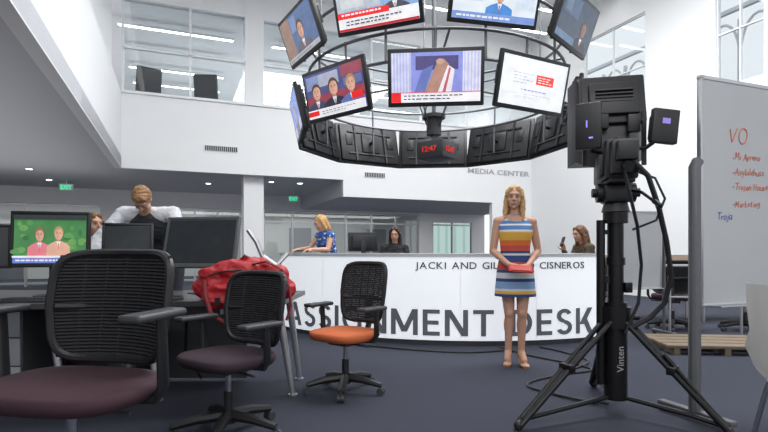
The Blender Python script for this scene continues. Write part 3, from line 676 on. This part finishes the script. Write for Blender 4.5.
b=B(); b.tube([(.062*math.cos(t),.012+.05*math.sin(t),1.432) for t in [2*math.pi*k/20 for k in range(20)]],.007,6,closed=True); b.done('neckline_trim',mat('dress_trim',TE,.6),pw)
for A_,T_ in(((.058,.0),(.080,-.15)),((-.06,.04),(-.09,-.10))):
    a=V((*A_,0)); t_=V((*T_,0)); h=(t_-a).normalized(); l_=V((-h.y,h.x,0)); U=V((0,0,1))
    b=B(); b.tube([a-h*.03+U*.055,a+U*.045,(a+t_)/2+U*.014,t_+h*.01+U*.006],[.026,.028,.034,.03],8,flat=.25); b.cyl(a-h*.025,a-h*.025+U*.05,.009,.016)
    b.tube([a+l_*.036+U*.09,a+h*.042+U*.105,a-l_*.036+U*.09,a-h*.042+U*.09,a+l_*.036+U*.09],.005,6); q=t_-h*.045; b.tube([q+l_*.036+U*.02,q+U*.052,q-l_*.036+U*.02],.006,6)
    b.done('sandal',mat('tan_leather',(.42,.22,.1),.45),pw)
fo=thing('folder',(PX-.025,PY-.285,.93),R(-6),'thin red folder held in both hands','folder')
b=B(); b.box((0,0,0),(.21,.095,.012),rot=(R(38),R(4),0),bev=.003); b.done('folder_cover',mat('red_card',(.50,.022,.018),.6),fo)
b=B(); b.box((0,-.004,.011),(.18,.075,.004),rot=(R(38),R(4),0)); b.done('folder_sheet',mat('orange_paper',(.55,.05,.03),.6),fo)

# leaning man
J=dict(pelvis=(0,.24,.99),neck=(0,-.14,1.46),head=(.03,-.29,1.555),Ls=(.235,-.10,1.44),Rs=(-.235,-.10,1.44),Le=(.38,-.28,1.18),Re=(-.38,-.28,1.18),Lw=(.28,-.52,.90),Rw=(-.28,-.52,.90),Ld=(-.1,-.5,-.5),Rd=(.1,-.5,-.5),Rthumb=-1,
 Lh=(.1,.24,.95),Rh=(-.1,.24,.95),Lk=(.12,.18,.5),Rk=(-.12,.18,.5),La=(.12,.24,.09),Ra=(-.12,.24,.09),Lt=(.14,.06,.03),Rt=(-.14,.06,.03))
WSH=mat('white_shirt_cloth',(.72,.74,.78),.8,0,.05,20); VEST=mat('charcoal_vest_cloth',(.035,.037,.045),.85,0,.2,60)
person('man leaning over desk, head down, white shirt and dark vest',(-2.21,4.90,0),0,J,False,1.10,'short',(.34,.18,.08),top=[('shirt',WSH,'long',.016),('vest',VEST,'vest',.026)],bottom=mat('dark_trouser_cloth',(.03,.03,.04),.85),headrot=(R(66),0,R(10)))
def seated(lift=0,la=None,ra=None):
    z=.56+lift
    J=dict(pelvis=(0,.05,z),neck=(0,.02,z+.50),head=(0,-.01,z+.665),Ls=(.165,.02,z+.45),Rs=(-.165,.02,z+.45),Le=(.21,-.06,z+.19),Re=(-.21,-.06,z+.19),Lw=(.13,-.29,z+.2),Rw=(-.13,-.29,z+.2),Rthumb=-1,
    Lh=(.09,.02,z-.02),Rh=(-.09,.02,z-.02),Lk=(.10,-.40,z-.02),Rk=(-.10,-.40,z-.02),La=(.10,-.40,.09),Ra=(-.10,-.40,.09),Lt=(.11,-.55,.03),Rt=(-.11,-.55,.03))
    if la: J['Le'],J['Lw'],J['Ld']=la
    if ra: J['Re'],J['Rw'],J['Rd']=ra
    return J
BT=mat('black_top_cloth',(.02,.02,.024),.85); JN=mat('dark_denim',(.03,.045,.09),.85)
person('seated woman with brown hair in grey top at desk',(-2.83,4.98,0),R(60),seated(.12),True,.92,'long',(.20,.10,.05),top=[('shirt',mat('grey_top_cloth',(.12,.11,.11),.85),'long',.012)],bottom=JN)
person('seated dark-haired woman in black cardigan at inner counter',(.17,8.0,0),R(5),seated(.12),True,.98,'long',(.035,.018,.012),top=[('shirt',BT,'long',.012)],bottom=JN,headrot=(R(14),0,R(-15)))
z=.68
Jr=seated(.12,ra=((-.2,-.14,z+.2),(-.1,-.30,z+.40),(.2,-.3,.9)),la=((.2,-.14,z+.19),(.1,-.34,z+.3),(-.2,-.6,.3)))
for kk in('neck','Ls','Rs'): Jr[kk]=(Jr[kk][0],Jr[kk][1]-.07,Jr[kk][2])
Jr['head']=(0,-.12,z+.655)
person('seated brown-haired woman in olive top leaning towards phone',(2.93,7.40,0),R(-78),Jr,True,1.0,'long',(.17,.07,.03),top=[('shirt',mat('olive_brown_cloth',(.085,.065,.04),.85,0,.2,40),'long',.012)],bottom=JN,headrot=(R(14),0,R(6)))
pt=mat('blue_print_cloth',(.04,.12,.42),.7)
n=pt.node_tree.nodes; l=pt.node_tree.links; vo=n.new('ShaderNodeTexVoronoi'); vo.inputs['Scale'].default_value=22; cr=n.new('ShaderNodeValToRGB'); cr.color_ramp.interpolation='CONSTANT'
cr.color_ramp.elements[0].color=(.6,.65,.75,1); cr.color_ramp.elements[1].position=.35; cr.color_ramp.elements[1].color=(.03,.10,.36,1)
tc=n.new('ShaderNodeTexCoord'); l.new(tc.outputs['Object'],vo.inputs['Vector']); l.new(vo.outputs['Distance'],cr.inputs[0]); l.new(cr.outputs[0],n['Principled BSDF'].inputs['Base Color'])
J=dict(pelvis=(0,.12,.92),neck=(0,-.02,1.35),head=(0,-.09,1.50),Ls=(.165,-.01,1.31),Rs=(-.165,-.01,1.31),Le=(.22,-.10,1.10),Re=(-.22,-.14,1.12),Lw=(.13,-.31,1.11),Rw=(-.14,-.36,1.11),Ld=(-.2,-1,-.1),Rd=(.1,-1,-.1),Rthumb=-1,
 Lh=(.09,.12,.88),Rh=(-.09,.12,.88),Lk=(.09,.09,.48),Rk=(-.09,.09,.48),La=(.09,.12,.09),Ra=(-.09,.12,.09),Lt=(.1,-.04,.03),Rt=(-.1,-.04,.03))
person('blonde woman in blue patterned sleeveless top looking down at counter',(-.88,7.66,0),R(-50),J,True,1.0,'bob',(.56,.32,.12),top=[('blouse',pt,'none',.013)],bottom=mat('dark_trouser_cloth',(.03,.03,.04),.85),headrot=(R(28),0,R(-10)))
for p,rz in(((-2.83,4.98,0),R(60)),((.17,8.0,0),R(5)),((2.93,7.40,0),R(-78))): copytree(c2,p,rz,'black mesh office chair occupied by a seated woman',group='occupied office chairs')
copytree(c2,(4.0,7.1,0),R(150),'black mesh office chair near the far work table',group='chairs at the far table')
copytree(c2,(4.9,6.95,0),R(170),'black mesh office chair near the far work table',group='chairs at the far table')
ip=thing('smartphone',(2.58,7.40,1.22),R(-78),'black smartphone held in raised hands','phone')
b=B(); b.box((0,0,0),(.075,.01,.15),rot=(R(-20),0,0),bev=.004); b.done('phone_body',BLACK,ip)
monitor((-.30,7.28,.98),R(190),.42,.27,'off','black monitor on the inner counter turned away',.1)
it=thing('inner_counter',(0,0,0),0,'lower grey inner work counter beside curved desk','counter')
b=B(); b.bx(-.55,.55,7.05,7.55,.94,.98); b.done('counter_top',GREY,it)
for x in(-.48,.48): b=B(); b.bx(x-.02,x+.02,7.1,7.5,0,.94); b.done('counter_leg',GREY,it)

# ---------------- studio camera + tripod ----------------
TX,TY=1.56,3.45
tp=thing('camera_tripod',(TX,TY,0),0,'heavy black studio tripod with column and spreader','tripod')
b=B(); b.cyl((0,0,.10),(0,0,.75),.074,n=20); b.cyl((0,0,.75),(0,0,1.35),.052,n=20); b.cyl((0,0,.58),(0,0,.72),.10,n=20); b.cyl((0,0,1.28),(0,0,1.35),.08,n=20); b.cyl((0,0,1.0),(0,0,1.05),.062,n=20)
b.cyl((-.10,0,.2),(-.10,0,1.30),.028); b.box((-.06,0,.3),(.1,.03,.03)); b.box((-.06,0,1.22),(.1,.03,.03)); b.box((-.06,0,.9),(.1,.04,.05)); b.box((.07,-.03,.85),(.05,.04,.07),bev=.008); b.cyl((.06,-.02,.65),(.14,-.04,.65),.018); b.done('center_column',BLACKM,tp)
feet=[(.82-TX,3.12-TY),(2.02-TX,2.98-TY),(1.68-TX,4.1-TY)]
for fx,fy in feet:
    e=V((fx,fy,0)).normalized(); n=V((-e.y,e.x,0))*.035; T=V((fx,fy,.035))
    b=B(); b.cyl(e*.07+n+V((0,0,.63)),T+n*.6,.017); b.cyl(e*.07-n+V((0,0,.63)),T-n*.6,.017); b.cyl(e*.3+V((0,0,.44)),T,.014)
    b.box(T*.5+V((0,0,.33))+e*.02,(.1,.05,.05),rot=(0,0,math.atan2(fy,fx)+math.pi/2),bev=.006)
    b.done('tripod_leg',BLACKM,tp)
    b=B(); b.caps(T+V((0,0,.0)),T-V((0,0,.005)),.03); b.done('rubber_foot',BLACK,tp)
    b=B(); b.tube([e*.05+V((0,0,.12)),e*.45+V((0,0,.09)),T*.97+V((0,0,.03))],.016,6); b.done('spreader_arm',BLACKM,tp)
me=textmesh('Vinten',.065,mat('white_print',(.4,.4,.4),.5),.001,.0); me.transform(Matrix.Rotation(R(-90),4,'Y')); put('column_lettering',me,tp,Matrix.Translation((.02,-.0765,.38)))
sc=thing('studio_camera',(TX,TY,1.355),R(-12),'black studio television camera with teleprompter and side monitors','camera')
b=B(); b.cyl((0,0,0),(0,0,.06),.09,.075,n=20); b.box((0,0,.12),(.17,.2,.12),bev=.02); b.cyl((-.12,0,.13),(.12,0,.13),.065,n=20); b.cyl((.12,0,.13),(.15,0,.13),.03,n=12); b.cyl((-.15,0,.13),(-.12,0,.13),.03,n=12); b.box((0,0,.195),(.16,.36,.03),bev=.005); b.done('pan_head',BLACK,sc)
b=B(); b.box((.0,.02,.33),(.20,.42,.26),bev=.02); b.box((0,-.22,.33),(.16,.1,.21),bev=.01); b.box((.0,-.3,.36),(.12,.08,.12),bev=.008); b.box((0,.0,.47),(.05,.26,.03),bev=.01); b.box((.11,.0,.33),(.02,.2,.12),bev=.005); b.box((-.11,-.05,.30),(.03,.16,.14),bev=.006); b.cyl((0,-.3,.27),(0,-.36,.25),.03)
for i in range(5): b.cyl((-.05+i*.025,-.275,.26),(-.05+i*.025,-.285,.26),.007,n=8)
b.done('camera_body',BLACK,sc)
def ring4(y,w,h,zc): return [(-w,y,zc-h),(w,y,zc-h),(w,y,zc+h),(-w,y,zc+h)]
b=B(); b.loft([ring4(.06,.10,.13,.44),ring4(.14,.17,.26,.60),ring4(.22,.22,.30,.68),ring4(.5,.24,.31,.69)]); b.done('prompter_hood',BLACK,sc)
b=B(); b.box((.0,.1,.78),(.42,.05,.36),rot=(R(-14),0,0),bev=.015); b.box((0,.06,.78),(.32,.05,.24),rot=(R(-14),0,0),bev=.012); b.box((-.1,.03,.62),(.12,.05,.1),bev=.006); b.box((.12,.03,.60),(.08,.05,.12),bev=.006)
for i in range(6): b.box((0,.035,.71+i*.025),(.24,.02,.008),rot=(R(-14),0,0))
for x in(-.19,.19): b.box((x,.05,.5),(.025,.03,.36))
b.done('prompter_monitor',BLACK,sc)
b=B(); b.box((-.20,-.16,.55),(.16,.05,.30),rot=(0,0,R(-20)),bev=.01); b.box((-.19,-.12,.53),(.12,.06,.22),rot=(0,0,R(-20)),bev=.01); b.tube([(-.08,-.02,.4),(-.16,-.08,.4),(-.19,-.12,.46)],.014,6); b.done('viewfinder',BLACK,sc)
b=B(); b.box((-.215,-.188,.56),(.008,.004,.045),rot=(0,0,R(-20))); b.box((-.19,-.192,.47),(.025,.004,.01),rot=(0,0,R(-20))); b.done('viewfinder_lamp',emi((.3,.25,.8),.9),sc)
b=B(); b.box((.27,-.1,.54),(.17,.05,.22),rot=(0,R(6),R(14)),bev=.008); b.box((.26,-.05,.54),(.13,.06,.16),rot=(0,R(6),R(14)),bev=.01); b.tube([(.09,0,.42),(.18,-.03,.42),(.26,-.07,.48)],.014,6); b.done('side_monitor',BLACK,sc)
b=B(); b.box((.277,-.127,.57),(.05,.006,.035),rot=(0,R(6),R(14))); b.done('side_monitor_screen',emi((.2,.15,.45),.8),sc)
b=B(); b.tube([(.06,-.05,.14),(.11,-.2,.11),(.15,-.32,.04)],.010,8); b.caps((.15,-.32,.04),(.165,-.38,.01),.015); b.done('pan_handle',BLACKM,sc)
b=B()
b.tube([(.03,-.3,.3),(.12,-.3,.20),(.2,-.24,.0),(.26,-.18,-.2),(.30,-.14,-.42),(.27,-.10,-.60),(.18,-.09,-.70),(.08,-.09,-.76)],.017,8)
b.tube([(-.02,-.28,.28),(.02,-.28,.1),(.09,-.18,-.1),(.13,-.12,-.35),(.12,-.09,-.6),(.04,-.09,-.8)],.011,8)
b.tube([(.06,.0,.3),(.24,-.02,.22),(.29,-.05,.08),(.24,-.04,-.06),(.10,-.02,-.12)],.008,8)
b.done('camera_cable',BLACK,sc)
def cable(pts):
    P=[V(p) for p in pts]; out=[]
    for i in range(len(P)-1):
        p0,p1,p2,p3=P[max(i-1,0)],P[i],P[i+1],P[min(i+2,len(P)-1)]
        for j in range(6):
            t=j/6; out.append(.5*((2*p1)+(p2-p0)*t+(2*p0-5*p1+4*p2-p3)*t*t+(3*p1-p0-3*p2+p3)*t**3))
    out.append(P[-1]); b=B(); b.tube(out,.010,6); o=b.done('floor_cable',BLACK); o['label']='black cable winding over the carpet to the camera'; o['category']='cable'; o['group']='floor cables'
cable([(1.58,3.6,.02),(1.3,3.9,.012),(1.55,4.5,.012),(2.0,5.0,.012),(1.9,5.5,.012),(1.75,5.75,.012)])
cable([(1.5,3.6,.02),(1.15,4.1,.012),(1.5,4.45,.012),(1.9,4.7,.012),(1.5,5.3,.012),(1.3,5.75,.012)])
cable([(-.3,5.9,.012),(.3,5.6,.012),(.9,5.45,.012),(1.4,5.6,.012)])

# ---------------- whiteboards ----------------
WB=mat('whiteboard_surface',(.47,.485,.50),.25,0,.05,2)
def whiteboard(loc,rz,w,z0,z1,label,foot_=.26,post=True):
    t=thing('whiteboard',loc,rz,label,'whiteboard')
    b=B(); b.box((w/2,0,(z0+z1)/2),(w,.02,z1-z0)); b.done('board_panel',WB,t)
    b=B()
    for z in(z0,z1): b.box((w/2,0,z),(w+.03,.03,.025),bev=.003)
    for x in(0,w): b.box((x,0,(z0+z1)/2),(.025,.03,z1-z0+.02),bev=.003)
    b.done('board_frame',ALU,t)
    b=B(); b.box((w/2,-.05,z0-.005),(w*.92,.08,.012),bev=.002); b.done('marker_tray',ALU,t)
    for x in(-.05,w+.05):
        b=B(); zt=z1*.62+.3 if post else z1*.9; b.tube([(x,0,.06),(x,0,zt-.04),(x+(.03 if x<0 else -.03),0,zt)],.036 if post else .02,10); b.box((x,0,.055),(.06,2*foot_,.035),bev=.01)
        for s in(-1,1): b.cyl((x-.012,s*(foot_-.03),.025),(x+.012,s*(foot_-.03),.025),.025)
        b.done('stand_post',mat('grey_post_paint',(.12,.125,.135),.45,.2),t)
    return t
wb=whiteboard((2.05,3.32,0),R(21),1.8,.74,2.22,'large whiteboard on rolling stand with red handwriting')
RI=mat('red_marker_ink',(.62,.16,.09),.6); BI=mat('blue_marker_ink',(.06,.10,.38),.6)
def ov(cx,cz,rx,rz): return [(cx+rx*math.cos(a),cz+rz*math.sin(a)) for a in [R(80+36*k) for k in range(11)]]
G={'V':[[(0,1),(.35,0),(.78,1.08)]],'O':[ov(.4,.5,.38,.5)],'M':[[(0,0),(.1,1),(.4,.3),(.7,1),(.8,0)]],'A':[[(0,0),(.35,1),(.7,0)],[(.12,.4),(.6,.4)]],'T':[[(0,.95),(.8,1)],[(.4,1),(.38,0)]],'H':[[(0,1),(.03,0)],[(.6,1),(.58,0)],[(0,.5),(.6,.5)]],
'a':[[(.45,.5),(.2,.55),(.02,.28),(.2,0),(.42,.2),(.45,.5),(.5,0)]],'e':[[(.03,.28),(.42,.32),(.3,.55),(.05,.4),(.08,.08),(.3,0),(.45,.1)]],'i':[[(.1,.5),(.12,0)],[(.1,.72),(.11,.77)]],'l':[[(.1,1),(.1,0),(.2,0)]],'n':[[(0,.5),(.03,0)],[(.03,.35),(.25,.55),(.4,.4),(.42,0)]],'o':[ov(.22,.27,.2,.27)],'p':[[(0,.5),(.03,-.35)],[(.02,.4),(.25,.55),(.42,.3),(.25,0),(.05,.1)]],'r':[[(0,.5),(.03,0)],[(.03,.3),(.2,.52),(.35,.5)]],'s':[[(.35,.5),(.1,.5),(.1,.32),(.35,.2),(.3,0),(.02,.03)]],'u':[[(0,.5),(.05,.08),(.25,0),(.4,.2)],[(.4,.5),(.45,0)]],'y':[[(0,.5),(.2,.1)],[(.45,.5),(.15,-.35)]],'j':[[(.2,.5),(.18,-.2),(0,-.3)],[(.2,.7),(.21,.75)]],'k':[[(0,1),(.02,0)],[(.35,.5),(.03,.22),(.4,0)]],'t':[[(.15,.85),(.15,.1),(.35,0)],[(0,.55),(.35,.57)]],'g':[[(.42,.5),(.1,.5),(.05,.15),(.35,.1),(.42,.5),(.38,-.25),(.05,-.3)]],'h':[[(0,1),(.02,0)],[(.02,.3),(.25,.52),(.4,.35),(.42,0)]],'.':[ov(.1,.35,.07,.07)]}
WDT={'V':.85,'O':.9,'M':.95,'A':.8,'T':.75,'H':.75,'i':.25,'l':.28,' ':.4,'r':.42,'j':.35,'.':.4}
def write(s,x,z,h,m,pen=.0025):
    b=B(); u=0
    for c in s:
        jz=rnd.uniform(-.1,.1); k=rnd.uniform(.85,1.12)
        for st in G.get(c,[]): b.tube([((u+(p[0]*k)+p[1]*.18)*h,0,(p[1]*k+jz)*h) for p in st],pen,4)
        u+=WDT.get(c,.55)+.05
    b.done('handwriting',m,wb,M=Matrix.Translation((x,-.012,z))@Matrix.Rotation(R(-2),4,'Y'))
write('VO',.25,1.81,.10,RI,.004)
for i,s in enumerate(('.Mi Apreno','.Asylalehuss','.Trojan House','.Marketing')): write(s,.29,(1.70,1.60,1.50,1.385)[i],.047,RI)
write('Troja',.14,1.30,.05,BI)
whiteboard((2.92,6.4,0),R(12),.62,.62,1.58,'small plain whiteboard on stand beside the desk',.2,False)

wt=thing('work_table',(0,0,0),0,'long white work table with thin metal legs','table')
b=B(); b.bx(3.5,6.3,7.75,8.4,.74,.78); b.done('table_top',mat('white_laminate',(.7,.7,.7),.4),wt)
for x in(3.6,4.9,6.2):
    for y in(7.85,8.3): b=B(); b.cyl((x,y,0),(x,y,.74),.02); b.done('table_leg',ALU,wt)
b=B(); b.bx(3.5,6.3,8.35,8.38,.78,1.02); b.done('table_screen',mat('brown_wood_edge',(.28,.2,.14),.5),wt)
pf=thing('wooden_platform',(3.62,5.7,0),R(-6),'low stack of light wooden planks on carpet','platform')
WD=mat('light_wood',(.20,.15,.10),.6,0,.2,8)
for j in range(4):
    b=B(); b.box((0,-.3+j*.2,.085),(1.2,.17,.03),bev=.003); b.done('plank',WD,pf)
b=B()
for x in(-.5,0,.5): b.box((x,0,.035),(.06,.75,.07))
b.done('bearer',WD,pf)
rs=thing('metal_rail',(0,0,0),0,'slim grey metal handrail with posts','railing')
b=B(); b.tube([(3.6,6.55,.9),(5.3,6.2,.9)],.018,8); b.tube([(3.6,6.55,.5),(5.3,6.2,.5)],.012,8)
for k in range(3): x=3.65+k*.8; b.cyl((x,6.55-(x-3.6)*.206,0),(x,6.55-(x-3.6)*.206,.9),.016)
b.done('rail_bar',ALU,rs)
wc=thing('white_chair',(1.98,2.36,0),R(70),'white moulded chair with slim metal legs','chair')
SHELL=mat('white_plastic_shell',(.68,.67,.65),.35,0,.02,5)
b=B(); rg=[]
prof=[(-.22,.46),(-.1,.45),(.08,.45),(.17,.48),(.21,.58),(.235,.72),(.25,.86),(.25,.94)]
for i,(y,z) in enumerate(prof):
    w_=.22 if i<5 else .22-.012*(i-4); row=[]
    for k in range(9):
        x=-1+k/4; row.append((x*w_,y-(.05*x*x if i>4 else 0),z+(.03*x*x if i<=4 else 0)))
    rg.append(row)
t=bmesh.new(); vs=[[t.verts.new(p) for p in r] for r in rg]
for a,c in zip(vs,vs[1:]):
    for k in range(8): t.faces.new((a[k],a[k+1],c[k+1],c[k]))
bmesh.ops.solidify(t,geom=t.faces[:],thickness=.012); bmesh.ops.recalc_face_normals(t,faces=t.faces)
b._in(t); b.done('seat_shell',SHELL,wc,sharp=60)
for x,y in((-.19,-.19),(.19,-.19),(-.19,.19),(.19,.19)):
    b=B(); b.cyl((x*.7,y*.7,.45),(x*1.1,y*1.1,.0),.012); b.done('chair_leg',CHROME,wc)
def lounge(p,rz):
    t=thing('lounge_chair',p,rz,'black high-backed chair beside upper glazing','chair',group='chairs on the upper floor')
    b=B(); b.sel([(.38,.24,.24,0,0),(.42,.27,.26,0,0),(.48,.26,.25,0,0)],3); b.done('seat',BLACK,t)
    b=B(); b.box((0,.26,.85),(.6,.1,.8),rot=(R(-8),0,0),bev=.05,seg=4); b.done('backrest',BLACK,t)
    b=B(); b.cyl((0,0,.03),(0,0,.4),.03)
    for k in range(5): b.cyl((0,0,.06),(.28*math.cos(k*1.257),.28*math.sin(k*1.257),.03),.018)
    b.done('star_base',CHROME,t)
b=B(); b.bx(0,11.4,.2,1.8,4.25,4.3); o=b.done('floor',CARPET,M=F,label='raised upper floor strip',**ST)
lounge(W(.45,.9,4.3),TH+R(200)); lounge(W(1.95,.9,4.3),TH+R(160))
